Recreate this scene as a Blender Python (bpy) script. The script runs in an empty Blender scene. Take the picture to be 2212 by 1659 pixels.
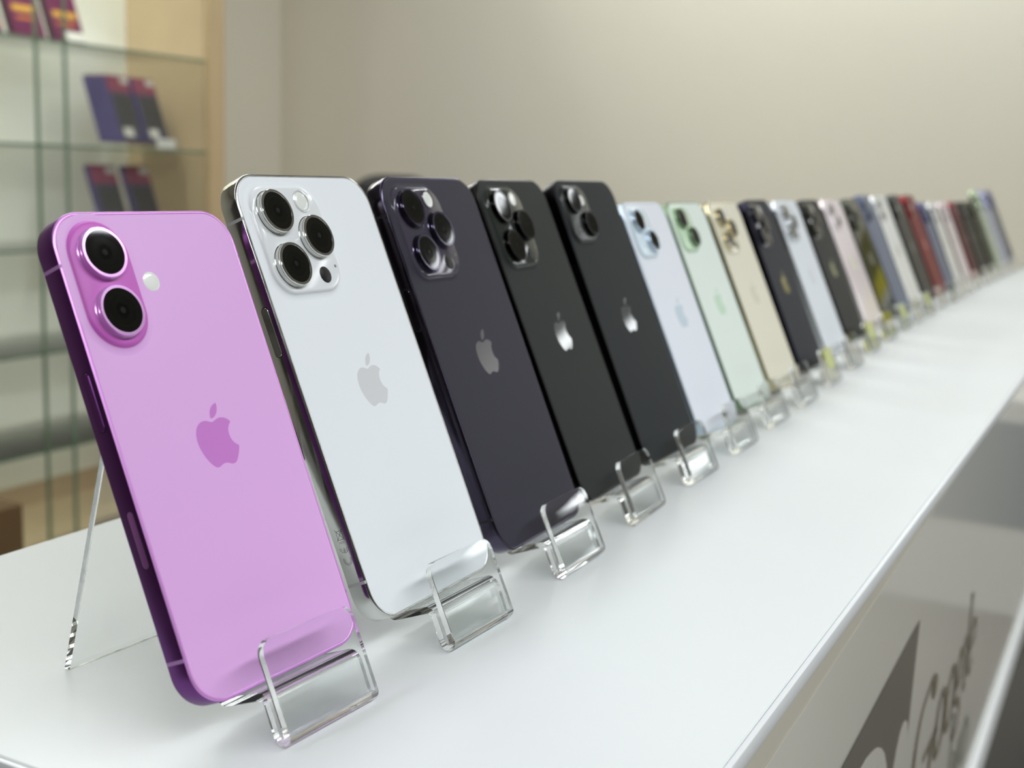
import bpy, bmesh, math, random
from mathutils import Matrix, Vector
random.seed(4)
S = bpy.context.scene
COL = S.collection
MM = 0.001
R = math.radians

# ------------------------------------------------------------------ materials
def lin(c):
    return tuple(((v/255)/12.92 if v/255 <= .04045 else ((v/255+.055)/1.055)**2.4) for v in c)

_m = {}
def mat(name, rgb, rough=.5, metal=0., spec=.5, coat=0., coat_rough=.03, trans=0., ior=1.45, emit=None, estr=0.,
        noise=None, bump=None, rnoise=None):
    """rgb in 0-255 sRGB. noise=(scale, amount) colour variation, bump=(scale, strength), rnoise=(scale,amount) roughness variation"""
    if name in _m: return _m[name]
    m = bpy.data.materials.new(name); m.use_nodes = True
    nt = m.node_tree; b = nt.nodes['Principled BSDF']
    c = lin(rgb) + (1.,)
    b.inputs['Base Color'].default_value = c
    b.inputs['Roughness'].default_value = rough
    b.inputs['Metallic'].default_value = metal
    b.inputs['Specular IOR Level'].default_value = spec
    b.inputs['Coat Weight'].default_value = coat
    b.inputs['Coat Roughness'].default_value = coat_rough
    b.inputs['Transmission Weight'].default_value = trans
    b.inputs['IOR'].default_value = ior
    if emit:
        b.inputs['Emission Color'].default_value = lin(emit) + (1.,)
        b.inputs['Emission Strength'].default_value = estr
    if noise or bump or rnoise:
        tc = nt.nodes.new('ShaderNodeTexCoord')
        def nz(scale, detail=4):
            n = nt.nodes.new('ShaderNodeTexNoise'); n.inputs['Scale'].default_value = scale
            n.inputs['Detail'].default_value = detail
            nt.links.new(tc.outputs['Object'], n.inputs['Vector']); return n
        if noise:
            n = nz(noise[0]); mx = nt.nodes.new('ShaderNodeMix'); mx.data_type = 'RGBA'
            a = noise[1]
            mx.inputs[6].default_value = tuple(v*(1-a) for v in c[:3]) + (1.,)
            mx.inputs[7].default_value = tuple(min(1, v*(1+a)) for v in c[:3]) + (1.,)
            nt.links.new(n.outputs['Fac'], mx.inputs[0]); nt.links.new(mx.outputs[2], b.inputs['Base Color'])
        if bump:
            n = nz(bump[0], 6); bp = nt.nodes.new('ShaderNodeBump'); bp.inputs['Strength'].default_value = bump[1]
            bp.inputs['Distance'].default_value = .001
            nt.links.new(n.outputs['Fac'], bp.inputs['Height']); nt.links.new(bp.outputs['Normal'], b.inputs['Normal'])
        if rnoise:
            n = nz(rnoise[0], 8); mr = nt.nodes.new('ShaderNodeMapRange')
            mr.inputs['From Min'].default_value = .35; mr.inputs['From Max'].default_value = .7
            mr.inputs['To Min'].default_value = rough; mr.inputs['To Max'].default_value = rough + rnoise[1]
            nt.links.new(n.outputs['Fac'], mr.inputs['Value']); nt.links.new(mr.outputs['Result'], b.inputs['Roughness'])
    _m[name] = m
    return m

ACRYLIC = mat('clear_acrylic', (250, 253, 252), rough=.0, trans=1., ior=1.42)
ACRYLIC.node_tree.nodes['Principled BSDF'].inputs['Base Color'].default_value = (.975, .99, .985, 1)
LENSBLACK = mat('lens_black', (14, 14, 12), rough=.04, spec=.6)
LENSDARK = mat('lens_inner', (15, 16, 13), rough=.06, spec=.4)
LENSDEEP = mat('lens_deep', (5, 5, 5), rough=.05)
LENSGLINT = mat('lens_coating', (30, 34, 30), rough=.06, spec=.6)
SCREEN = mat('screen_glass', (4, 4, 5), rough=.04, spec=.5)
FLASH = mat('flash_diffuser', (232, 234, 228), rough=.25, coat=.6)
FLASHCORE = mat('flash_core', (240, 238, 205), rough=.3)
ENGRAVE = mat('engraving', (96, 94, 88), rough=.5, metal=.6)

# ------------------------------------------------------------------ mesh helpers
def new_obj(name, me, m=None, parent=None, smooth=True, ang=30):
    if m is not None and not me.materials: me.materials.append(m)
    if smooth:
        me.shade_smooth()
        me.set_sharp_from_angle(angle=R(ang))
    o = bpy.data.objects.new(name, me); COL.objects.link(o)
    if parent: o.parent = parent
    return o

def mesh_from(verts, faces, name='m'):
    me = bpy.data.meshes.new(name); me.from_pydata([tuple(v) for v in verts], [], faces); me.update()
    return me

def outline(w, h, r, n, cx=0., cy=0.):
    """rounded rectangle, 4*(n+1) points, CCW"""
    r = max(.001, min(r, w/2 - 1e-4, h/2 - 1e-4)); pts = []
    for k, (sx, sy) in enumerate(((1, 1), (-1, 1), (-1, -1), (1, -1))):
        for i in range(n+1):
            a = math.pi/2*(k + i/n)
            pts.append((cx + sx*(w/2 - r) + r*math.cos(a), cy + sy*(h/2 - r) + r*math.sin(a)))
    return pts

def loops(w, h, r, prof, n=8, cx=0., cy=0., cap0=False, cap1=True, scale=MM, name='m'):
    """prof: list of (inset, z). stacked rounded-rect loops"""
    V = []; F = []
    for ins, z in prof:
        V += [(x*scale, y*scale, z*scale) for x, y in outline(w - 2*ins, h - 2*ins, r - ins, n, cx, cy)]
    N = 4*(n+1)
    for k in range(len(prof)-1):
        for i in range(N):
            j = (i+1) % N
            F.append((k*N+i, k*N+j, (k+1)*N+j, (k+1)*N+i))
    if cap1: F.append(tuple((len(prof)-1)*N + i for i in range(N)))
    if cap0: F.append(tuple(reversed(range(N))))
    return mesh_from(V, F, name)

def box_bm(bm, x0, x1, y0, y1, z0, z1):
    v = [bm.verts.new(p) for p in ((x0,y0,z0),(x1,y0,z0),(x1,y1,z0),(x0,y1,z0),(x0,y0,z1),(x1,y0,z1),(x1,y1,z1),(x0,y1,z1))]
    for f in ((0,3,2,1),(4,5,6,7),(0,1,5,4),(1,2,6,5),(2,3,7,6),(3,0,4,7)): bm.faces.new([v[i] for i in f])

def box(name, x0, x1, y0, y1, z0, z1, m, parent=None, bevel=0., seg=2):
    bm = bmesh.new(); box_bm(bm, x0, x1, y0, y1, z0, z1)
    if bevel: bmesh.ops.bevel(bm, geom=bm.edges[:], offset=bevel, segments=seg, affect='EDGES', profile=.5)
    me = bpy.data.meshes.new(name); bm.to_mesh(me); bm.free()
    return new_obj(name, me, m, parent, smooth=bool(bevel))

def poly(name, pts, m, parent=None, to3=lambda p: (p[0], p[1], 0), thick=None):
    """flat polygon (list of contours not supported) optionally extruded along vector thick"""
    bm = bmesh.new(); vs = [bm.verts.new(to3(p)) for p in pts]; f = bm.faces.new(vs)
    if thick is not None:
        r = bmesh.ops.extrude_face_region(bm, geom=[f])
        bmesh.ops.translate(bm, verts=[g for g in r['geom'] if isinstance(g, bmesh.types.BMVert)], vec=thick)
    bmesh.ops.triangulate(bm, faces=bm.faces[:])
    bmesh.ops.recalc_face_normals(bm, faces=bm.faces[:])
    me = bpy.data.meshes.new(name); bm.to_mesh(me); bm.free()
    return new_obj(name, me, m, parent, smooth=False)

def empty(name, mtx=None, loc=None):
    o = bpy.data.objects.new(name, None); COL.objects.link(o); o.empty_display_size = .02
    if mtx is not None: o.matrix_world = mtx
    if loc is not None: o.location = loc
    return o

def tag(o, label=None, cat=None, group=None, kind=None):
    if label: o['label'] = label
    if cat: o['category'] = cat
    if group: o['group'] = group
    if kind: o['kind'] = kind
    return o

# ------------------------------------------------------------------ fruit logo outline (unit: height ~ 24, y down)
def bez(p0, p1, p2, p3, n=7):
    return [tuple((1-t)**3*a + 3*(1-t)**2*t*b + 3*(1-t)*t*t*c + t**3*d for a, b, c, d in zip(p0, p1, p2, p3)) for t in [i/n for i in range(1, n+1)]]
def relpath(start, segs):
    p = start; out = [p]
    for s in segs:
        q = [(p[0]+s[i], p[1]+s[i+1]) for i in (0, 2, 4)]
        out += bez(p, *q); p = q[2]
    return out[:-1] if math.dist(out[0], out[-1]) < .05 else out
LOGO_BODY = relpath((12.152, 6.896), [(-.948,0,-2.415,-1.078,-3.96,-1.04),(-2.04,.027,-3.91,1.183,-4.961,3.014),
 (-2.117,3.675,-.546,9.103,1.519,12.09),(1.013,1.454,2.208,3.09,3.792,3.039),(1.52,-.065,2.09,-.987,3.935,-.987),
 (1.831,0,2.35,.987,3.96,.948),(1.637,-.026,2.676,-1.48,3.676,-2.948),(1.156,-1.688,1.636,-3.325,1.662,-3.415),
 (-.039,-.013,-3.182,-1.221,-3.22,-4.857),(-.026,-3.04,2.48,-4.494,2.597,-4.559),(-1.429,-2.09,-3.623,-2.324,-4.39,-2.376),
 (-2.0,-.156,-3.675,1.09,-4.61,1.09)])
LOGO_LEAF = relpath((15.53, 3.83), [(.843,-1.012,1.4,-2.427,1.245,-3.83),(-1.207,.052,-2.662,.805,-3.532,1.818),
 (-.78,.896,-1.454,2.338,-1.273,3.714),(1.338,.104,2.715,-.688,3.559,-1.701)])
_logo = {}
def logo_mesh(hgt):
    if hgt in _logo: return _logo[hgt].copy()
    bm = bmesh.new(); k = hgt/24.*MM
    for P in (LOGO_BODY, LOGO_LEAF):
        P = [p for i, p in enumerate(P) if i == 0 or math.dist(p, P[i-1]) > .02]
        vs = [bm.verts.new(((x-12.0)*k, -(y-12)*k, 0)) for x, y in P]
        bm.faces.new(vs)
    bmesh.ops.triangulate(bm, faces=bm.faces[:])
    for f in bm.faces:
        f.normal_update()
        if f.normal.z < 0: f.normal_flip()
    me = bpy.data.meshes.new('logo'); bm.to_mesh(me); bm.free(); _logo[hgt] = me
    return me.copy()

# ------------------------------------------------------------------ phones
def pose(x, y, yaw, tilt, z=12.):
    yaw = R(yaw); t = R(tilt)
    u = Vector((math.cos(yaw), math.sin(yaw), 0)); b = Vector((-math.sin(yaw), math.cos(yaw), 0))
    v = math.sin(t)*b + Vector((0, 0, math.cos(t))); n = u.cross(v)
    M4 = Matrix.Identity(4)
    for i, a in enumerate((u, v, n)):
        for r in range(3): M4[r][i] = a[r]
    M4.translation = Vector((x, y, z))*MM
    return M4

def lens(parent, cx, cy, r, z0, z1, ringm, gr, n):
    ring = new_obj('lens_ring', loops(2*r, 2*r, r, [(-.25, z0-.1), (-.25, z0+.15), (0, z0+.3), (0, z1-.9), (.12, z1-.8), (.12, z1-.15), (.25, z1), (r-gr, z1), (r-gr+.06, z1-.12)], n=n, cx=cx, cy=cy, cap1=False), ringm, parent, ang=25)
    # lens glass: glossy black disc whose barrel rings are part of its pattern
    zz = z1 - .1
    me = loops(2*gr, 2*gr, gr, [(-.05, zz), (gr*.3, zz+.02), (gr*.32, zz+.02), (gr*.62, zz+.03), (gr*.64, zz+.03), (gr*.86, zz+.03)], n=n, cx=cx, cy=cy)
    N = 4*(n+1)
    for m_ in (LENSBLACK, LENSDARK, LENSDEEP, LENSGLINT): me.materials.append(m_)
    for i, p in enumerate(me.polygons):
        k = i // N
        p.material_index = (0, 0, 1, 0, 2, 3)[min(k, 5)]
    new_obj('lens_glass', me, None, parent, ang=40)

def make_phone(n_, x, y, yaw, tilt, w, h, kind, back, frame, label, t=7.8, cr=None, logo=None, back_rough=.4, frame_rough=.25,
               bump=None, bump_rough=.06, antenna=None, z=12., metal=1., detail=2, group='phones in the display row', logo_rough=.08, coat=0., lit_rim=None):
    root = empty('smartphone', pose(x, y, yaw, tilt, z))
    tag(root, label, 'phone', group)
    nseg = {2: 16, 1: 10, 0: 7}[detail]
    cr = cr or 11.5
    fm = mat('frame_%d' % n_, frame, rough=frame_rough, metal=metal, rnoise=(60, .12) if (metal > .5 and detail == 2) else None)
    dk = sum(back) < 210 and back_rough > .2
    bmx = mat('back_%d' % n_, back, rough=back_rough + (.08 if dk else 0), spec=.12 if dk else .5, coat=coat)
    cy = h/2
    # frame band
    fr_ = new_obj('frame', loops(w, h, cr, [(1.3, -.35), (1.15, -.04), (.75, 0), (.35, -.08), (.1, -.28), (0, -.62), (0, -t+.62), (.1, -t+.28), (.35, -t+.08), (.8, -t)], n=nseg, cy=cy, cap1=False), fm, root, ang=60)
    if lit_rim:
        fr_.data.materials.append(mat('lit_rim_%d' % n_, lit_rim, rough=.34, metal=.6))  # lighter copy of the frame pink: bevel highlight put into the colour
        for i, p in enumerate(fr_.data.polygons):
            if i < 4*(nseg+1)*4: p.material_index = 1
    bk = new_obj('back_glass', loops(w, h, cr, [(1.12, -.3), (1.12, -.02), (1.35, .05), (1.9, .08)], n=nseg, cy=cy), bmx, root, ang=40)
    sc_me = loops(w, h, cr, [(.78, -t+.2), (.78, -t-.02), (1.2, -t-.1)], n=nseg, cy=cy)
    sc_me.flip_normals()
    new_obj('screen', sc_me, SCREEN, root, ang=40)
    # logo
    if logo:
        lm = logo_mesh(19.6 if h > 140 else 16)
        lo = new_obj('logo', lm, mat('logo_%d' % n_, logo, rough=logo_rough, metal=.0 if logo_rough >= .2 else .22, spec=.6), root, smooth=False)
        lo.location = Vector((1.3 if detail == 2 else .6, h/2 + 1.0, .085))*MM
    # antenna bands and buttons
    if antenna:
        am = mat('antenna_%d' % n_, antenna, rough=.45)
        for yy in (15.3, h - 16.2):
            for s in (-1, 1):
                prof = [(.72, .03), (.33, -.05), (.07, -.26), (-.03, -.6), (-.03, -t+.6), (.08, -t+.25)]
                V = []; F = []
                for ins, zz in prof:
                    for dy in (-.55, .55): V.append((s*(w/2-ins)*MM, (yy+dy)*MM, zz*MM))
                for k in range(len(prof)-1): F.append((2*k, 2*k+1, 2*k+3, 2*k+2) if s < 0 else (2*k, 2*k+2, 2*k+3, 2*k+1))
                new_obj('antenna_band', mesh_from(V, F), am, root)
    if detail >= 1:
        v0, v1 = (h-64.6, h-47.2)
        spans = [(-1, v0, v1, .35), (1, h-47, h-36, .35), (1, h-62, h-51, .35)]
        for s, a, b_, raise_ in spans:
            me = loops(2.9, b_-a, 1.4, [(0, -.2), (0, raise_-.15), (.12, raise_)], n=6)
            o = new_obj('side_button', me, fm, root, ang=40)
            o.matrix_basis = Matrix.Translation(Vector((s*w/2, (a+b_)/2, -t/2+.4))*MM) @ Matrix.Rotation(s*math.pi/2, 4, 'Y')
            if detail == 2:      # dark seam round the button
                me = loops(3.5, b_-a+.6, 1.7, [(0, -.1), (0, .02), (.28, .02)], n=6, cap1=False)
                o2 = new_obj('button_seam', me, mat('seam_dark', (22, 18, 20), rough=.6), o)
                
        if kind == 'pill':       # flush camera control with a bright rim
            me = loops(3.2, 17.4, 1.6, [(0, -.1), (0, .03), (.28, .03)], n=6, cap1=False)
            o = new_obj('control_rim', me, mat('seam_dark', (22, 18, 20), rough=.6), root)
            o.matrix_basis = Matrix.Translation(Vector((-w/2, 51, -3.2))*MM) @ Matrix.Rotation(-math.pi/2, 4, 'Y')
            me = loops(2.6, 16.8, 1.3, [(0, -.1), (0, .05), (.15, .08)], n=6)
            o = new_obj('camera_control', me, mat('camera_control_%d' % n_, (170, 105, 180), rough=.3, metal=.7), root)
            o.matrix_basis = Matrix.Translation(Vector((-w/2, 51, -3.2))*MM) @ Matrix.Rotation(-math.pi/2, 4, 'Y')
    # camera
    bump = bump or back
    pm = mat('bump_%d' % n_, bump, rough=bump_rough, spec=.35 if dk else .5)
    L, T = -w/2, h
    fil = [(-2.6, .0), (-1.8, .06), (-1.0, .22), (-.4, .5), (-.1, .85), (.1, 1.2), (.4, 1.45), (.9, 1.6)]
    fil = [(a, b_+.06) for a, b_ in fil]
    nl = {2: 14, 1: 8, 0: 5}[detail]
    def skirt(o, rings):
        o.data.materials.append(bmx); N = 4*(nl+1)
        for i, p in enumerate(o.data.polygons):
            if i < N*rings: p.material_index = 1
    def flash(parent, fx, fy, fr, z0):
        fo = new_obj('flash', loops(2*fr, 2*fr, fr, [(0, z0-.1), (0, z0+.03), (.3, z0+.12), (fr*.5, z0+.16)], n=nl, cx=fx, cy=fy), FLASH, parent, ang=60)
    if kind == 'pill':
        cb = new_obj('camera_bump', loops(21.0, 38.4, 10.5, [(a*1.15, b_*.95) for a, b_ in fil], n=nl, cx=L+14.2, cy=T-22.7), pm, root, ang=60); skirt(cb, 3)
        rm = mat('ring_%d' % n_, tuple(min(255, int(c*1.0)) for c in back), rough=.2, metal=.6)
        for lx, ly in ((L+14.1, T-13.9), (L+14.0, T-31.7)): lens(cb, lx, ly, 7.9, 1.5, 3.7, rm, 6.8, nl)
        flash(root, -4.8, 124.9, 3.1, .08)
        mic = new_obj('microphone', loops(1.2, 1.2, .6, [(0, 1.5), (0, 1.56), (.2, 1.56)], n=4, cx=L+21.5, cy=T-22.9), mat('ring_dark_%d' % n_, (120, 50, 120), rough=.6), cb)
    elif kind == 'pro':
        k = w/77.6
        cb = new_obj('camera_bump', loops(37.4*k, 39.4*k, 9.5*k, fil, n=nl, cx=L+23.4*k, cy=T-25*k), pm, root, ang=60); skirt(cb, 3)
        rm = mat('ring_%d' % n_, tuple(min(255, int(c*1.02)) for c in frame), rough=.12, metal=1.)
        for lx, ly in ((14.7, 15.1), (33.0, 24.8), (15.0, 34.6)): lens(cb, L+lx*k, T-ly*k, 8.0*k, 1.6, 4.2, rm, 6.9*k, nl)
        flash(cb, L+32.4*k, T-10.9*k, 3.4*k, 1.72)
        if n_ == 3 or n_ == 2:
            new_obj('flash_rim', loops(8.6, 8.6, 4.3, [(0, 1.5), (0, 1.85), (.25, 1.95), (.6, 1.95), (.75, 1.7)], n=nl, cx=L+32.4*k, cy=T-10.9*k, cap1=False), mat('flash_rim_%d' % n_, bump, rough=.1, metal=.3), cb)
        new_obj('depth_sensor', loops(6.2*k, 6.2*k, 3.1*k, [(0, 1.5), (0, 1.7), (.1, 1.74)], n=nl, cx=L+32.2*k, cy=T-38.9*k), mat('sensor_black', (20, 20, 18), rough=.35, spec=.2), cb)
        if detail: new_obj('microphone', loops(1.2, 1.2, .6, [(0, 1.5), (0, 1.7), (.2, 1.7)], n=4, cx=L+39.5*k, cy=T-36*k), mat('mic_grey', (120, 120, 120), rough=.6), cb)
    elif kind in ('duo', 'duo_vertical'):
        cb = new_obj('camera_bump', loops(30.5, 31.5, 8.2, fil, n=nl, cx=L+19.2, cy=T-20.), pm, root, ang=60); skirt(cb, 3)
        rm = mat('ring_%d' % n_, frame, rough=.2, metal=.8)
        pts = ((13.8, 12.8), (26.4, 26.3)) if kind == 'duo' else ((12.5, 12.5), (12.5, 28.))
        for lx, ly in pts: lens(cb, L+lx, T-ly, 7.3 if detail else 6.6, 1.6, 3.9, rm, 6.3 if detail else 5.8, nl)
        flash(cb, L+26.6, T-12.5 if kind == 'duo' else T-19, 2.9, 1.72)
        if detail: new_obj('microphone', loops(1.2, 1.2, .6, [(0, 1.5), (0, 1.7), (.2, 1.7)], n=4, cx=L+13.6, cy=T-29), mat('mic_grey', (120, 120, 120), rough=.6), cb)
    return root

STEEL = (196, 198, 196)
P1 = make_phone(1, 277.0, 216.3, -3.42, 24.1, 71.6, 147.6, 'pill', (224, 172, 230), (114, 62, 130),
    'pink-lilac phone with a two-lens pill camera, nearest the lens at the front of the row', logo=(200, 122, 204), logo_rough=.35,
    back_rough=.42, frame_rough=.34, bump=(196, 98, 190), bump_rough=.4, antenna=(178, 128, 190), metal=1., lit_rim=(226, 160, 234))
P2 = make_phone(2, 361.6, 213.5, -.68, 24.07, 77.6, 160.7, 'pro', (232, 236, 240), (205, 206, 202),
    'white phone with polished silver frame and three lenses, right behind the pink-lilac phone', logo=(206, 207, 209), logo_rough=.3,
    back_rough=.42, frame_rough=.09, bump=(226, 229, 231), bump_rough=.1, antenna=(176, 176, 174), cr=11.8)
P3 = make_phone(3, 450.6, 214.8, .97, 23.8, 77.6, 160.7, 'pro', (54, 52, 62), (78, 73, 90),
    'deep purple phone with three big lenses, between the white phone and a graphite one', logo=(40, 32, 34), logo_rough=.19,
    back_rough=.4, frame_rough=.1, bump=(70, 66, 78), bump_rough=.06, antenna=(28, 22, 30), cr=11.8)
P4 = make_phone(4, 538.0, 219.4, 2.1, 24.1, 77.6, 160.7, 'pro', (40, 43, 41), (30, 29, 28),
    'greenish graphite phone with three lenses and black frame, just behind the purple phone', logo=(90, 92, 90), logo_rough=.05,
    back_rough=.42, frame_rough=.22, bump=(48, 52, 48), bump_rough=.06, cr=11.8, detail=1)
P5 = make_phone(5, 626.1, 221.8, -.5, 23.9, 77.8, 160.9, 'duo', (37, 40, 41), (20, 20, 21),
    'tall black phone with two diagonal lenses, in front of the pale blue phone', logo=(70, 72, 72), logo_rough=.05,
    back_rough=.42, frame_rough=.3, bump=(40, 42, 41), bump_rough=.2, detail=1)
P6 = make_phone(6, 712.5, 224.2, 0., 24.2, 71.6, 147.6, 'duo', (226, 230, 238), (196, 210, 224),
    'very pale blue phone with two diagonal lenses, partly behind the tall black phone', logo=(186, 203, 214), logo_rough=.35,
    back_rough=.45, frame_rough=.3, bump=(206, 222, 232), bump_rough=.2, detail=1)
P7 = make_phone(7, 801.6, 228.2, -.7, 24.6, 71.6, 147.6, 'duo', (222, 233, 224), (120, 142, 112),
    'pale green phone with two diagonal lenses and a darker green camera square', logo=(186, 214, 186), logo_rough=.35,
    back_rough=.45, frame_rough=.3, bump=(178, 208, 172), bump_rough=.2, detail=1)
P8 = make_phone(8, 892.8, 231.0, -.85, 24.7, 71.5, 147.5, 'pro', (222, 217, 196), (204, 192, 156),
    'cream gold phone with three lenses, next after the pale green phone', logo=(205, 200, 178), logo_rough=.35,
    back_rough=.42, frame_rough=.15, bump=(222, 216, 190), bump_rough=.06, detail=1)
FAR = [
 (9, 996.0, 236.5, 0, 24.0, 71.5, 147.5, 'pro', (40, 41, 48), (40, 38, 52), (150, 142, 96), 'dark navy phone with three lenses, just after the cream gold phone', .42),  # gold logo tone: a yellow reflection put into the colour
 (10, 1103.7, 241.2, -1.5, 24.5, 71.5, 147.5, 'pro', (218, 223, 229), (200, 203, 205), (205, 208, 214), 'silvery white phone with three lenses, after the dark navy phone', .42),
 (11, 1221.7, 249.0, -1.5, 24.7, 71.5, 146.7, 'pro', (38, 39, 34), (42, 44, 38), (110, 110, 40), 'dark graphite phone with three lenses and an olive reflection painted on the logo', .4),  # olive logo tone: the poster's reflection put into the colour
 (12, 1330.4, 253.0, -2.5, 24.8, 71.5, 146.7, 'duo', (232, 220, 222), (225, 214, 214), (208, 200, 170), 'pale pink phone with two small diagonal lenses in mid row', .12),
 (13, 1439.4, 257.0, -1.4, 24.4, 71.5, 146.7, 'pro', (50, 50, 34), (60, 66, 54), (70, 70, 50), 'dark olive green glossy phone, after the pale pink phone', .06),
 (14, 1527.0, 257.8, .5, 24.6, 75.7, 150.9, 'duo', (74, 88, 122), (60, 76, 110), (82, 92, 120), 'slate blue phone right after the dark olive green phone', .3),
 (15, 1617.0, 258.5, -1.8, 24.6, 75.7, 150.9, 'duo_vertical', (226, 226, 221), (215, 216, 210), (190, 190, 176), 'white phone with a grey logo, between slate blue and dark brown phones', .3),
 (16, 1729.2, 259.8, -.6, 24.4, 75.7, 150.9, 'duo_vertical', (52, 48, 42), (50, 56, 54), (80, 78, 72), 'dark brownish black phone just before the bright red phone', .3),
 (17, 1833.7, 260.2, -1.6, 24.6, 75.7, 150.9, 'duo_vertical', (116, 30, 28), (150, 30, 40), (165, 80, 75), 'red phone in the far half of the row', .3),
 (18, 1926.4, 261.5, -.4, 23.8, 67.3, 138.4, 'duo', (72, 84, 120), (62, 74, 120), (84, 94, 124), 'smaller blue phone right after the red phone', .3),
 (19, 2018.0, 261.9, -1.2, 23.2, 67.3, 138.4, 'duo_vertical', (220, 218, 213), (205, 205, 200), (190, 190, 180), 'small white phone after the smaller blue phone', .3),
 (20, 2121.0, 262.0, -1.5, 23.2, 67.3, 138.4, 'duo_vertical', (220, 208, 208), (205, 190, 190), (196, 180, 180), 'small pinkish white phone before the dark red one', .3),
 (21, 2244.4, 262.0, -1.3, 24.0, 67.3, 138.4, 'duo_vertical', (66, 28, 28), (150, 70, 80), (110, 60, 60), 'small dark red phone far down the row', .3),
 (22, 2343.5, 261.0, -1.6, 24.2, 67.3, 138.4, 'duo_vertical', (50, 48, 45), (44, 42, 40), (80, 78, 74), 'small charcoal phone after the dark red phone', .3),
 (23, 2442.1, 259.4, -2., 24.0, 67.3, 138.4, 'duo', (42, 44, 34), (64, 68, 46), (70, 72, 60), 'small dark green phone, fourth from the far end', .3),
 (24, 2542.7, 257.4, -1.3, 23.8, 78.1, 160.8, 'pro', (178, 188, 168), (190, 206, 170), (160, 170, 150), 'tall pale green phone, third from the far end', .3),
 (25, 2632.0, 255.4, -1.5, 23.8, 78.1, 160.8, 'pro', (168, 172, 190), (176, 178, 214), (150, 154, 172), 'tall lavender grey phone, second from the far end', .3),
 (26, 2734.0, 253.8, -1.5, 24.0, 78.1, 160.8, 'pro', (72, 75, 86), (110, 112, 150), (100, 104, 114), 'tall dark blue grey phone, last at the far end', .3),
]
for (n_, x, y, yaw, tilt, w, h, kind, back, frame, logo, label, rough) in FAR:
    make_phone(n_, x, y, yaw, tilt, w, h, kind, back, frame, label, logo=logo, back_rough=rough, frame_rough=.25,
               bump=tuple(int(c*.92) for c in back), bump_rough=.12, detail=0 if n_ > 11 else 1, logo_rough=.3 if n_ != 9 else .12, coat=.0)

# engraved approval marks on the white phone's steel side
def text_mesh(s, size):
    cu = bpy.data.curves.new('t', 'FONT'); cu.body = s; cu.size = size; cu.align_x = 'CENTER'; cu.align_y = 'CENTER'
    ob = bpy.data.objects.new('t', cu); COL.objects.link(ob)
    dg = bpy.context.evaluated_depsgraph_get(); me = bpy.data.meshes.new_from_object(ob.evaluated_get(dg))
    bpy.data.objects.remove(ob); return me
def ribbon_bm(bm, pts, wd, to3):
    for a, b in zip(pts[:-1], pts[1:]):
        wa = a[2] if len(a) > 2 else wd; wb = b[2] if len(b) > 2 else wd
        d = Vector((b[0]-a[0], b[1]-a[1])); L_ = d.length
        if L_ < 1e-9: continue
        d /= L_; nx, ny = -d.y, d.x
        q = [(a[0]+nx*wa/2, a[1]+ny*wa/2), (b[0]+nx*wb/2, b[1]+ny*wb/2), (b[0]-nx*wb/2, b[1]-ny*wb/2), (a[0]-nx*wa/2, a[1]-ny*wa/2)]
        bm.faces.new([bm.verts.new(to3(p)) for p in q])
def arc(cx, cy, rx, ry, a0, a1, n=14):
    return [(cx+rx*math.cos(R(a0+(a1-a0)*i/n)), cy+ry*math.sin(R(a0+(a1-a0)*i/n))) for i in range(n+1)]
bm = bmesh.new()
sx = -38.8 - .012
to3 = lambda p: (sx*MM, p[0]*MM, (-3.9 - p[1])*MM)      # reading direction up the phone, glyph tops towards the screen
ribbon_bm(bm, arc(24.0, 0, 1.7, 1.7, 60, 300), .14, to3); ribbon_bm(bm, arc(24.0, 0, 1.2, 1.2, 60, 300), .12, to3)
ribbon_bm(bm, arc(28.4, 0, 1.8, 1.8, 90, 270), .16, to3); ribbon_bm(bm, arc(28.4, 0, 1.2, 1.2, 90, 270), .12, to3)
ribbon_bm(bm, [(26.8, .12), (28.2, .12), (28.2, -.2), (26.8, -.2)], .12, to3)
ribbon_bm(bm, [(31.2, -1.3), (31.2, 1.3), (34.2, 1.1), (34.2, -1.1), (31.2, -1.3)], .14, to3)
ribbon_bm(bm, [(30.8, -1.7), (34.8, 1.6)], .14, to3); ribbon_bm(bm, [(30.8, 1.7), (34.8, -1.6)], .14, to3)
for xx in (30.0, 30.4): ribbon_bm(bm, [(xx, -1.2), (xx, 1.2)], .1, to3)
me = bpy.data.meshes.new('marks'); bm.to_mesh(me); bm.free()
new_obj('engraved_marks', me, ENGRAVE, P2, smooth=False)

# ------------------------------------------------------------------ clear stands
def rounded_path(pts, rad, n=7):
    out = [Vector(pts[0])]
    for i in range(1, len(pts)-1):
        p0, p1, p2 = Vector(pts[i-1]), Vector(pts[i]), Vector(pts[i+1]); r = rad[i-1]
        a = (p0-p1).normalized(); b = (p2-p1).normalized()
        ang = a.angle(b); d = r/math.tan(ang/2)
        s = p1+a*d; e = p1+b*d
        c = p1 + (a+b).normalized()*(r/math.sin(ang/2))
        va = s-c; vb = e-c; tot = va.angle_signed(vb)
        for k in range(n+1):
            t = -tot*k/n
            out.append(c + Vector((va.x*math.cos(t)-va.y*math.sin(t), va.x*math.sin(t)+va.y*math.cos(t))))
    out.append(Vector(pts[-1])); return out

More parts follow.
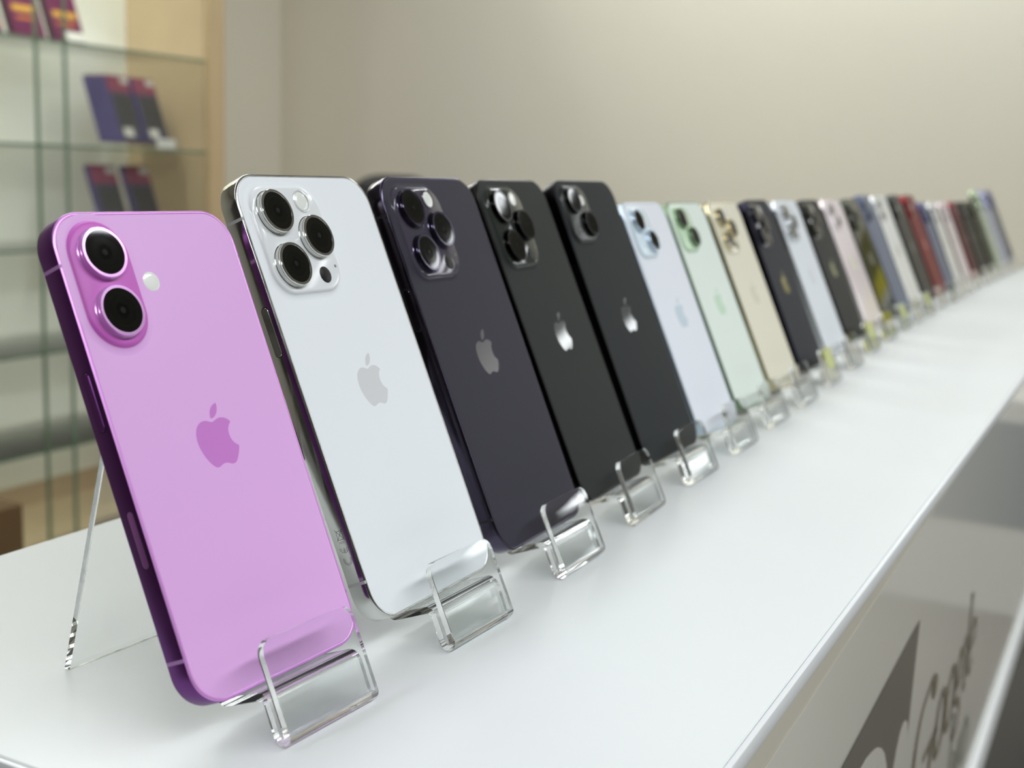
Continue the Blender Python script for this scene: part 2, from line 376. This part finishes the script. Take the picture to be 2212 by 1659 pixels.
def stand_mesh(hw=20., th=2.4, hi=True):
    pts = [(75.6, 1.3), (49.2, 100.8), (7.78, 7.02), (-9.2, 13.9), (-14.6, 1.5), (-18.7, 1.9), (-6.2, 29.0)]
    path = rounded_path(pts, [3.0, 2.2, 3.0, 1.9, 1.6], 8 if hi else 4)
    # add samples for the rounded lip and rear foot
    L = [0.]
    for a, b in zip(path[:-1], path[1:]): L.append(L[-1]+(b-a).length)
    tot = L[-1]; rc = 4.6
    def at(s):
        for i in range(len(L)-1):
            if s <= L[i+1] + 1e-9:
                t = (s-L[i])/(L[i+1]-L[i]); return path[i].lerp(path[i+1], t)
        return path[-1]
    ss = sorted(set([round(v, 4) for v in L[:-1]] + [round(tot - rc*(1-math.sin(math.pi/2*k/6)), 4) for k in range(7)]))
    ss = [s for i, s in enumerate(ss) if i == 0 or s - ss[i-1] > .03]
    V = []; F = []
    for s in ss:
        p = at(s); d = (at(min(tot, s+.02)) - at(max(0, s-.02))).normalized(); nrm = Vector((-d.y, d.x))
        w_ = hw
        if s > tot-rc: w_ = hw - rc + math.sqrt(max(0, rc*rc - (s-(tot-rc))**2))
        for sgn in (-1, 1):
            q = p + nrm*sgn*th/2
            if s < .01: q = q + d*((.12 - q.y)/d.y)
            V.append((-w_*MM, q.x*MM, q.y*MM)); V.append((w_*MM, q.x*MM, q.y*MM))
    for k in range(len(ss)-1):
        a = 4*k; b = a+4
        F += [(a, a+1, b+1, b), (a+2, b+2, b+3, a+3), (a, b, b+2, a+2), (a+1, a+3, b+3, b+1)]
    F += [(0, 2, 3, 1)]; e = 4*(len(ss)-1); F += [(e, e+1, e+3, e+2)]
    me = mesh_from(V, F, 'stand')
    bm = bmesh.new(); bm.from_mesh(me); bmesh.ops.recalc_face_normals(bm, faces=bm.faces[:]); bm.to_mesh(me); bm.free()
    me.materials.append(ACRYLIC); me.shade_smooth(); me.set_sharp_from_angle(angle=R(40))
    return me
SM = stand_mesh()
names = {1: 'the pink-lilac phone nearest the lens', 2: 'the white phone with polished silver frame', 3: 'the deep purple phone', 4: 'the greenish graphite phone',
 5: 'the tall black two-lens phone', 6: 'the very pale blue phone', 7: 'the pale green two-lens phone', 8: 'the cream gold phone', 9: 'the dark navy phone',
 10: 'the silvery white phone', 11: 'the dark graphite phone with olive reflection', 12: 'the pale pink phone', 13: 'the dark olive green phone', 14: 'the slate blue phone',
 15: 'the white phone with grey logo', 16: 'the dark brownish black phone', 17: 'the red phone', 18: 'the smaller blue phone', 19: 'the small white phone',
 20: 'the small pinkish white phone', 21: 'the small dark red phone', 22: 'the small charcoal phone', 23: 'the small dark green phone', 24: 'the tall pale green phone',
 25: 'the tall lavender grey phone', 26: 'the last, tall blue grey phone'}
poses = [(1, 277.0, 216.3, -4.0), (2, 361.6, 213.5, -2.0), (3, 450.6, 214.8, 0.2), (4, 538.0, 219.4, 2.1), (5, 626.1, 221.8, -.5), (6, 712.5, 224.2, 0.), (7, 801.6, 228.2, -.7), (8, 892.8, 231., -.85)]
poses += [(f_[0], f_[1], f_[2], f_[3]) for f_ in FAR]
STICK = mat('yellow_sticker', (192, 198, 128), rough=.6)
for i, (n_, x, y, yaw) in enumerate(poses):
    o = bpy.data.objects.new('phone_stand', SM); COL.objects.link(o)
    o.location = (x*MM, y*MM, 0); o.rotation_euler.z = R(yaw)
    stick = n_ in (9, 11, 13, 15)
    tag(o, 'clear bent acrylic stand %sholding up %s' % ('with yellow sticker ' if stick else '', names[n_]), 'phone stand', 'clear acrylic phone stands')
    if stick:
        t = R(24.7); d = Vector((0, math.sin(t), math.cos(t))); nn = Vector((0, -math.cos(t), math.sin(t)))
        base = Vector((0, -6.2, 29.0))*MM
        V = []
        for a, b_ in ((-15, -17), (14, -17), (14, -1.5), (-15, -1.5)):
            V.append(base + Vector((a*.8, 0, 0))*MM + d*b_*MM + nn*1.24*MM)
        V += [v + nn*.15*MM for v in V]
        st = mesh_from(V, [(0, 3, 2, 1), (4, 5, 6, 7), (0, 1, 5, 4), (1, 2, 6, 5), (2, 3, 7, 6), (3, 0, 4, 7)])
        new_obj('sticker', st, STICK, o, smooth=False)

# ------------------------------------------------------------------ counter
FLOOR = -1.04
WHITE = mat('white_laminate', (221, 225, 225), rough=.32, spec=.2, rnoise=(3, .1))
BAND = mat('edge_band_white', (228, 231, 232), rough=.3)
PANEL = mat('gloss_panel_grey', (216, 213, 202), rough=.1, spec=.45)
LANE = mat('panel_greige', (206, 200, 184), rough=.22)
DARKS = mat('sign_dark', (88, 84, 74), rough=.14)
BROWN = mat('sign_brown', (112, 100, 76), rough=.4)
KICK = mat('kick_dark', (52, 55, 52), rough=.25)
X0, X1, Y0, Y1 = .211, 2.80, .0896, .404
ct = empty('worktop', loc=(X0, Y0, 0)); tag(ct, 'long white laminate worktop the whole row of phones stands on', 'countertop')
def rel(o, p): o.location = -p.location; return o
rel(box('top_slab', X0+.0012, X1, Y0+.0012, Y1, -.0064, 0, WHITE, ct, bevel=.0004, seg=1), ct)
rel(box('edge_band', X0+.001, X1, Y0-.0012, Y0+.0011, -.0065, -.0001, BAND, ct, bevel=.0007), ct)
rel(box('edge_band', X0-.0012, X0+.0009, Y0+.0012, Y1, -.0064, -.0001, BAND, ct, bevel=.0007), ct)

cb = empty('counter_base', loc=(X0, Y0, FLOOR)); tag(cb, 'counter base below the worktop with glossy greige front and printed sign', 'counter')
def crel(o): o.location = -cb.location; return o
crel(box('cabinet_body', X0+.006, X1-.006, Y0+.02, Y1-.006, FLOOR+.08, -.0066, mat('body_white', (225, 225, 220), rough=.4), cb))
crel(box('front_panel', X0+.002, X1-.004, Y0+.001, Y0+.0199, -.336, -.0066, LANE, cb))
# glossy film laid on the front panel, its upper edge cut slightly askew
crel(poly('front_film', [(X0+.002, -.336), (X1-.004, -.336), (X1-.004, -.008), (.90, -.0085), (.731, -.011), (.513, -.017), (.36, -.021), (X0+.002, -.024)], PANEL, cb, lambda p: (p[0], Y0+.0009, p[1]), thick=(0, -.0001, 0)))
crel(box('bottom_rail', X0+.002, X1-.004, Y0-.004, Y0+.0199, -.372, -.3365, BAND, cb, bevel=.002))
crel(box('kick_panel', X0+.01, X1-.01, Y0+.03, Y1-.02, FLOOR, FLOOR+.0799, KICK, cb))
crel(box('lower_panel', X0+.004, X1-.006, Y0+.006, Y0+.0199, FLOOR+.08, -.3725, KICK, cb))
# printed sign: dark block with pale rounded marks, brown lettering beside it
Ys = Y0 + .0004
def sign(name, pts, m, layer=1):
    crel(poly(name, pts, m, cb, lambda p: (p[0]*MM, Ys - .00012*layer, p[1]*MM), thick=(0, -.0001, 0)))
sign('sign_block', [(X0*1000+8, -84), (360, -79.5), (484, -76), (668, -70.5), (666, -90), (664, -118), (664, -300), (X0*1000+8, -300)], DARKS)
a1 = [(505, -100), (527, -95.5), (540, -96), (553, -98.5), (566, -102), (578, -107.5), (589, -115), (599, -126), (606, -142), (609, -170), (606, -210), (594, -240), (570, -262), (530, -270), (500, -262), (478, -235), (468, -195), (470, -150), (485, -115)]
sign('sign_mark', a1, PANEL, 2)
a2 = [(618, -150), (623, -138), (628, -130), (635, -123.5), (643, -121), (650, -122), (657, -126), (662, -134), (664.2, -146), (664.2, -262), (640, -262), (624, -240), (617, -200)]
sign('sign_mark', a2, PANEL, 2)
def letters(name, strokes, blobs, m):
    bm = bmesh.new(); to3 = lambda p: (p[0]*MM, Ys - .0002, p[1]*MM)
    for s in strokes: ribbon_bm(bm, s, 5, to3)
    for (cx, cy, rx, ry, rot) in blobs:
        vs = []
        for i in range(14):
            a = 2*math.pi*i/14; px, py = rx*math.cos(a), ry*math.sin(a)
            vs.append(bm.verts.new((( cx+px*math.cos(R(rot))-py*math.sin(R(rot)))*MM, Ys-.00023, (cy+px*math.sin(R(rot))+py*math.cos(R(rot)))*MM)))
        bm.faces.new(vs)
    me = bpy.data.meshes.new(name); bm.to_mesh(me); bm.free()
    crel(new_obj(name, me, m, cb, smooth=False))
G = [[(712, -228, 5), (704, -205, 10), (702, -180, 10), (705, -161, 8), (712, -149, 6), (722, -142.5, 4), (736, -139, 4), (750, -137, 4), (764, -138, 5)],
     [(712, -228, 5), (728, -240, 4), (752, -242, 4), (770, -230, 6), (776, -205, 10), (775, -188, 10)], [(742, -186, 4), (796, -186, 4)]]
letters('sign_letter', G, [(765, -146, 10, 8, -20)], BROWN)
def small(x, kind, base=-212, xh=46):
    s = []; b = []
    if kind == 'o': s = [[(x+19+19*math.cos(R(a)), base+xh/2+xh/2*math.sin(R(a)), 4+6*abs(math.cos(R(a)))) for a in range(0, 361, 30)]]
    if kind == 'a': s = [[(x+5, base+xh-8, 4), (x+16, base+xh-1, 4), (x+28, base+xh-6, 6), (x+31, base+xh-18, 9), (x+31, base+6, 9), (x+37, base, 4)], [(x+30, base+26, 4), (x+10, base+20, 5), (x+3, base+8, 7), (x+12, base, 5), (x+30, base+10, 4)]]; b = [(x+7, base+xh-12, 6, 7, 0)]
    if kind == 'g': s = [[(x+17+14*math.cos(R(a)), base+xh-16+14*math.sin(R(a)), 4+4*abs(math.cos(R(a)))) for a in range(0, 361, 30)], [(x+8, base+16, 4), (x+4, base+6, 5), (x+30, base, 7), (x+38, base-10, 6), (x+30, base-24, 5), (x+10, base-24, 4), (x+3, base-14, 4), (x+8, base-2, 4)]]; b = [(x+38, base+xh-3, 5, 5, 0)]
    if kind == 'r': s = [[(x+9, base, 9), (x+9, base+xh, 9)], [(x+13, base+xh-12, 4), (x+22, base+xh-2, 4), (x+30, base+xh-3, 5)], [(x, base, 3), (x+18, base, 3)]]; b = [(x+30, base+xh-8, 6, 7, 0)]
    if kind == 'l': s = [[(x+9, base, 9), (x+9, base+76, 9)], [(x, base, 3), (x+18, base, 3)], [(x+1, base+75, 3), (x+10, base+76, 3)]]
    if kind == 'e': s = [[(x+4, base+24, 4), (x+34, base+26, 4), (x+33, base+38, 6), (x+20, base+46, 4), (x+6, base+38, 7), (x+3, base+22, 9), (x+8, base+6, 7), (x+20, base, 4), (x+34, base+8, 4)]]
    return s, b
for ch, x in (('o', 792), ('o', 838), ('g', 884), ('l', 928), ('e', 950)):
    s, b = small(x, ch); letters('sign_letter', s, b, BROWN)
TEAL = mat('sign_grey_green', (120, 126, 112), rough=.4)
for ch, x in (('r', 800), ('e', 826), ('a', 856), ('l', 888), ('a', 906), ('r', 940), ('o', 968)):
    s, b = small(x, ch, base=-292, xh=36); letters('sign_letter', [[(p[0]*.9+x*.1, p[1], p[2]*.7) for p in st] for st in s], b[:0], TEAL)

# ------------------------------------------------------------------ room
WALLB = mat('beige_wall_paint', (226, 221, 206), rough=.75, bump=(400, .05))
WALLF = mat('far_wall_paint', (200, 200, 196), rough=.8)
DARKW = mat('dark_wall_paint', (62, 58, 54), rough=.7)
CEIL = mat('ceiling_white', (215, 214, 210), rough=.85)
FLOORM = mat('floor_tile', (112, 106, 98), rough=.3, noise=(2.5, .06))
CZ = 1.72
def struct(o): o['kind'] = 'structure'; return o
struct(box('floor', -3, 16.2, -8, 3.4, FLOOR-.1, FLOOR, FLOORM))
struct(box('ceiling', -3, 16.2, -8, 3.4, CZ, CZ+.1, CEIL))
struct(box('wall_back', -3, 4.2, 3.171, 3.4, FLOOR, CZ, WALLB))
struct(box('wall_right', 4.0, 4.2, -.62, 3.17, FLOOR, CZ, WALLB))
struct(box('wall_left', -3.2, -3.001, -8, 3.4, FLOOR, CZ, DARKW))
struct(box('wall_front', -3, 16.2, -8.2, -8.001, FLOOR, CZ, WALLF))
struct(box('wall_far', 16.2, 16.4, -8, 3.4, FLOOR, CZ, WALLF))
struct(box('wall_hall', 4.201, 16.2, 3.2, 3.4, FLOOR, CZ, WALLF))

# ------------------------------------------------------------------ shelf cabinet with glass shelves
WOOD = mat('light_oak_board', (198, 174, 136), rough=.5, noise=(9, .08))
OAKIN = mat('oak_inner_board', (186, 166, 136), rough=.55, noise=(9, .08))
BACKP = mat('cabinet_back_pale', (236, 238, 228), rough=.6)
GLASS = mat('green_edge_glass', (200, 225, 208), rough=.0, trans=1., ior=1.3)
GLASS.node_tree.nodes['Principled BSDF'].inputs['Base Color'].default_value = (.80, .92, .85, 1)
def thin(name, tint):
    m = bpy.data.materials.new(name); m.use_nodes = True; nt = m.node_tree; nt.nodes.clear()
    o = nt.nodes.new('ShaderNodeOutputMaterial'); mx = nt.nodes.new('ShaderNodeMixShader'); t = nt.nodes.new('ShaderNodeBsdfTransparent'); g = nt.nodes.new('ShaderNodeBsdfGlossy'); f = nt.nodes.new('ShaderNodeFresnel')
    t.inputs[0].default_value = tint; g.inputs['Roughness'].default_value = .0; f.inputs['IOR'].default_value = 1.16
    nt.links.new(f.outputs[0], mx.inputs[0]); nt.links.new(t.outputs[0], mx.inputs[1]); nt.links.new(g.outputs[0], mx.inputs[2]); nt.links.new(mx.outputs[0], o.inputs[0])
    return m
GLASS = thin('thin_green_glass', (.988, .994, .99, 1))
EDGE = mat('glass_edge_green', (112, 134, 112), rough=.2)
sh = empty('display_cabinet', loc=(1.4, 2.8, FLOOR)); tag(sh, 'tall light oak display cabinet with glass shelves against the back wall', 'cabinet')
def srel(o): o.location = -sh.location; return o
CX0 = 1.2
srel(box('side_panel', 3.151, 3.232, 2.80, 3.17, FLOOR, CZ-.01, WOOD, sh))
srel(box('side_panel', CX0-.06, CX0, 2.80, 3.17, FLOOR, CZ-.01, WOOD, sh))
srel(box('inner_lining', 3.146, 3.1505, 2.81, 3.165, -.97, CZ-.02, OAKIN, sh))
srel(box('back_panel', CX0, 3.1455, 3.155, 3.17, FLOOR, CZ-.01, BACKP, sh))
srel(box('bottom_board', CX0, 3.1455, 2.80, 3.154, FLOOR+.05, -.972, OAKIN, sh))
srel(box('lower_back_board', CX0, 3.1455, 3.148, 3.1549, -.9719, -.90, OAKIN, sh))
srel(box('plinth', CX0, 3.1455, 2.83, 3.154, FLOOR, FLOOR+.0499, KICK, sh))
SHZ = [1.36, 1.066, .772, .478, .187, -.108, -.406, -.695]
for zz in SHZ:
    s_ = srel(box('glass_shelf', CX0+.002, 3.144, 2.803, 3.154, zz-.008, zz, GLASS, sh))
    e_ = box('shelf_edge', CX0+.002, 3.144, 2.8005, 2.8029, zz-.008, zz, EDGE, s_)
# two sliding glass door panes overlapping: their polished edges show as green lines
for (a, b_, yy, ex) in ((1.3, 2.535, 2.775, 2.535), (2.445, 3.14, 2.788, 2.445)):
    d_ = srel(box('glass_door', a, b_, yy, yy+.005, -.965, CZ-.03, GLASS, sh))
    box('door_edge', ex-.0045, ex+.0045, yy-.0008, yy+.0058, -.965, CZ-.03, EDGE, d_)

fill_strip = mesh_from([(1.3, 2.84, CZ-.05), (1.3, 2.90, CZ-.05), (3.1, 2.90, CZ-.05), (3.1, 2.84, CZ-.05)], [(0, 1, 2, 3)])
srel(new_obj('added_fill_strip', fill_strip, mat('cabinet_fill_glow', (20, 20, 20), emit=(255, 253, 240), estr=112), sh, smooth=False))  # unseen fill light added to brighten the cabinet interior
srel(box('fill_strip_housing', 1.29, 3.11, 2.83, 2.91, CZ-.0495, CZ-.0301, mat('lamp_frame', (230, 230, 230), rough=.5), sh))
# boxed accessories on the shelves
WLAB = mat('label_white', (228, 228, 224), rough=.5)
def pack(x0, x1, ybase, zshelf, h, depth, front, top, side, label, group, extra):
    """leaning blister pack; local y is depth"""
    lean = R(20)
    r = empty('accessory_box', loc=((x0+x1)/2, ybase, zshelf + .0005)); r.rotation_euler.x = -lean
    tag(r, label, 'box', group)
    w = x1-x0
    lift = depth*math.sin(lean)
    pass
    box('carton', -w/2, w/2, 0, depth, 0, h, side, r, bevel=.001, seg=1)
    def dec(name, a, b_, c, d_, m, lay=1): box(name, a, b_, -.0004*lay, -.0004*(lay-1)-.00002, c, d_, m, r)
    dec('cover_print', -w/2+.001, w/2-.001, .001, h-.001, front)
    dec('top_print', -w/2+.001, w/2-.001, h*.74, h-.001, top, 2)
    for (nm, a, b_, c, d_, m) in extra: dec(nm, a*w, b_*w, c*h, d_*h, m, 3)
    return r
NAVY = mat('pack_dark_violet', (66, 64, 84), rough=.35)
VIOL = mat('pack_violet', (92, 84, 140), rough=.4)
REDT = mat('pack_wine', (126, 62, 84), rough=.4)
CHAR = mat('pack_charcoal', (58, 57, 60), rough=.35)
MAG = mat('pack_magenta', (104, 20, 74), rough=.4)
MAGD = mat('pack_maroon', (60, 14, 40), rough=.4)
YEL = mat('pack_yellow', (212, 160, 60), rough=.5)
GLARE = mat('pack_glare', (188, 186, 180), rough=.4)
ORG = mat('pack_orange', (200, 116, 60), rough=.5)
exA = [('window', -.32, .42, .2, .68, CHAR), ('corner_glare', .12, .46, .88, .97, GLARE), ('foot_print_or_glare', -.3, .12, .06, .2, GLARE)]  # pale corner and foot spots are glare painted on the cover
# middle shelf: two stacks of packs, front ones whole, others just behind
for k in range(4):
    pos = ['front pack', 'second pack', 'third pack', 'rear pack'][k]
    for (nm, a, b_) in (('left', 2.852, 2.950), ('right', 2.962, 3.062)):
        zl = .187 + .022
        pack(a, b_, 2.885 + k*.0245, zl + .0, .215, .022, NAVY if nm == 'right' else NAVY, REDT, VIOL,
             'wine and violet phone case pack, %s of the %s stack on the middle shelf' % (pos, nm), 'violet packs on the middle shelf', exA)
# lower shelf
for (nm, a, b_) in (('left', 2.795, 2.905), ('right', 2.942, 3.050)):
    pack(a, b_, 2.895, -.108+.014, .24, .02, NAVY, REDT, VIOL, 'wine and violet pack, %s one on the lower shelf above the pink-lilac phone' % nm, 'violet packs on the lower shelf', exA)
# small wire rests that hold the leaning packs up
def rest(x0, x1, y0, zs, hh, depth, label):
    r = empty('pack_rest', loc=((x0+x1)/2, y0, zs)); tag(r, label, 'stand')
    w = (x1-x0)
    box('tray', -w/2, w/2, -.012, depth, .0005, hh-.001, GLASS, r)
    box('price_tag', w*.08, w/2-.004, -.0125-.001, -.0121, .004, min(.045, hh+.02), WLAB, r)
rest(2.852, 3.066, 2.872, .187, .014, .125, 'clear tray with white price tag under the violet packs on the middle shelf')
rest(2.795, 3.052, 2.880, -.108, .006, .05, 'clear tray under the violet packs on the lower shelf')
# top shelf maroon packs
exC = [('emblem', -.2, .25, .62, .8, YEL), ('title', -.36, .4, .3, .38, YEL), ('subtitle', -.3, .3, .2, .24, ORG)]
exD = exC + [('price_tag', -.1, .48, .01, .13, WLAB)]
pack(2.46, 2.575, 2.89, .478+.009, .24, .025, MAG, MAG, MAGD, 'maroon pack with yellow print, left one on the upper glass shelf', 'maroon packs on the upper shelf', exC)
pack(2.605, 2.72, 2.89, .478+.009, .24, .025, MAG, MAG, MAGD, 'maroon pack with white tag, right one on the upper glass shelf', 'maroon packs on the upper shelf', exD)
pack(2.31, 2.425, 2.89, .478+.009, .24, .025, MAG, ORG, MAGD, 'maroon and orange pack cut by the left picture edge, upper shelf', 'maroon packs on the upper shelf', exC + [('foot_print_or_glare', -.4, .4, .05, .16, ORG)])

# cardboard box standing on the floor, left edge
CARD = mat('cardboard', (88, 66, 36), rough=.85, noise=(20, .06))
b_ = empty('cardboard_box', loc=(.98, 1.5, FLOOR)); tag(b_, 'brown cardboard box showing at the left edge above the white worktop', 'box')
box('carton', -.285, .285, 0, .36, 0, FLOOR*-1-.372, CARD, b_, bevel=.004)
box('tape', -.03, .03, -.0012, .3612, FLOOR*-1-.371, FLOOR*-1-.3705, mat('packing_tape', (120, 90, 46), rough=.3), b_)

# office chair seen only as a dark hump over the phones
BLK = mat('chair_black', (20, 19, 19), rough=.6)
ch = empty('office_chair', loc=(2.95, 1.93, FLOOR)); tag(ch, 'black chair back just peeping over the deep purple phone', 'chair'); ch.rotation_euler.z = R(-62)
def rbox(name, w, h, r, prof, mtx, m, parent):
    o = new_obj(name, loops(w, h, r, prof, n=8, scale=1.), m, parent, ang=40); o.matrix_basis = mtx; return o
pr = [(.02, 0), (.005, .012), (0, .03), (0, .05), (.005, .068), (.02, .08)]
def lp(w, h, r, parent, name, mtx, m):
    me = loops(w, h, r, pr, n=8, scale=1., cap0=True); o = new_obj(name, me, m, parent, ang=40); o.matrix_basis = mtx; return o
UP = Matrix.Rotation(R(90), 4, 'X')
lp(.30, .24, .11, ch, 'headrest', Matrix.Translation((0, .04, 1.058)) @ UP, mat('chair_black_leather', (22, 18, 17), rough=.45))
lp(.50, .62, .12, ch, 'backrest', Matrix.Translation((.03, .05, .79)) @ UP, BLK)
lp(.50, .48, .1, ch, 'seat', Matrix.Translation((0, -.22, .42)), BLK)
box('gas_lift', -.03, .03, -.25, -.19, .06, .42, mat('chair_steel', (120, 120, 120), rough=.3, metal=1.), ch)
for k in range(5):
    o = box('star_leg', -.025, .025, 0, .3, .04, .075, BLK, ch); o.matrix_basis = Matrix.Translation((0, -.22, 0)) @ Matrix.Rotation(R(72*k), 4, 'Z')

# reflected things on the shop's right hand wall: poster and low cabinet (outside the frame, mirrored by the phones and the counter front)
po = empty('poster', loc=(4.0, -.35, .35)); tag(po, 'yellow green and white advertising poster on the right wall', 'poster')
box('sheet', -.004, 0, -.22, .20, -.22, .16, mat('poster_olive', (120, 116, 60), rough=.5), po)
box('yellow_field', -.006, -.0041, -.20, .18, -.08, .0, mat('poster_yellow', (236, 226, 60), rough=.5), po)
box('white_field', -.006, -.0041, -.20, .18, -.125, -.081, mat('poster_white', (240, 240, 240), rough=.5), po)
box('green_field', -.006, -.0041, -.20, .18, -.21, -.126, mat('poster_green', (30, 80, 50), rough=.5), po)
lc = empty('low_cabinet', loc=(3.8, -.3, FLOOR)); tag(lc, 'low white cabinet with blue grey door under the poster', 'cabinet')
box('carcass', -.18, .199, -.30, .42, 0, .62, mat('low_white', (225, 225, 222), rough=.4), lc)
box('door', -.186, -.1805, -.26, .38, .26, .56, mat('blue_grey_door', (120, 130, 140), rough=.4), lc)

# ------------------------------------------------------------------ lamps: ceiling panels and added fill strips
def lamp(x0, x1, y0, y1, strength, label, col=(249, 253, 255)):
    r = empty('ceiling_light', loc=((x0+x1)/2, (y0+y1)/2, CZ)); tag(r, label, 'ceiling light', 'ceiling light panels')
    hx, hy = (x1-x0)/2, (y1-y0)/2
    fr = mat('lamp_frame', (230, 230, 230), rough=.5)
    box('lamp_housing', -hx-.01, hx+.01, -hy-.01, hy+.01, -.03, -.0005, fr, r)
    me = mesh_from([(-hx, -hy, -.0305), (-hx, hy, -.0305), (hx, hy, -.0305), (hx, -hy, -.0305)], [(0, 1, 2, 3)])
    m = mat('lamp_glow_%g' % strength, (20, 20, 20), emit=col, estr=strength)
    new_obj('diffuser', me, m, r, smooth=False)
lamp(-2.2, 2.2, 1.1, 1.4, 10, 'long ceiling light panel behind the counter')
lamp(-2.4, 2.2, -1.4, -1.05, 22.5, 'long ceiling light panel above the front of the counter')
lamp(1.3, 3.0, 2.15, 2.35, 20, 'added ceiling fill strip before the display cabinet')  # unseen fill lamp, added to lighten the cabinet
lamp(3.5, 3.62, -.4, 1.7, 42, 'added ceiling fill strip in front of the beige wall')  # unseen lamp added to brighten the wall more than the counter
lamp(4.72, 5.05, -4.6, -.9, 11, 'ceiling light strip nearest beyond the right wall')
lamp(6.68, 7.22, -5.0, -1.75, 11, 'second ceiling light strip out in the hall')
lamp(7.9, 8.4, -5.4, -.9, 11, 'third ceiling light strip out in the hall')
lamp(12.0, 13.0, -6., -.9, 14, 'far ceiling light strip in the hall')

w = bpy.data.worlds.new('world'); S.world = w; w.use_nodes = True
w.node_tree.nodes['Background'].inputs[0].default_value = (.8, .82, .85, 1); w.node_tree.nodes['Background'].inputs[1].default_value = .3

# ------------------------------------------------------------------ camera
cam = bpy.data.cameras.new('camera'); co = bpy.data.objects.new('camera', cam); COL.objects.link(co)
FPX = 2625.
cam.sensor_width = 36; cam.lens = 36*FPX/2212; cam.clip_start = .01; cam.clip_end = 60
CM = [[0.46637241, -0.13624754, 0.87403283], [-0.88380998, -0.1132133, 0.45394126], [0.03710376, -0.98418462, -0.17321649]]
m4 = Matrix.Identity(4)
for r_ in range(3):
    m4[r_][0] = CM[r_][0]; m4[r_][1] = -CM[r_][1]; m4[r_][2] = -CM[r_][2]
q = m4.to_3x3().to_quaternion().to_matrix().to_4x4()
q.translation = Vector((0, 0, .1633)); co.matrix_world = q
cam.dof.use_dof = True; cam.dof.focus_distance = .405; cam.dof.aperture_fstop = (cam.lens/1000)/.0034
S.camera = co
S.cycles.sample_clamp_indirect = 0; S.cycles.blur_glossy = .3; S.cycles.max_bounces = 40; S.cycles.glossy_bounces = 32; S.cycles.transmission_bounces = 40; S.cycles.transparent_max_bounces = 24; S.cycles.diffuse_bounces = 5

S.view_settings.view_transform = 'Standard'; S.view_settings.look = 'None'
S.view_settings.gamma = 1; S.view_settings.exposure = -0.5; S.view_settings.use_curve_mapping = False
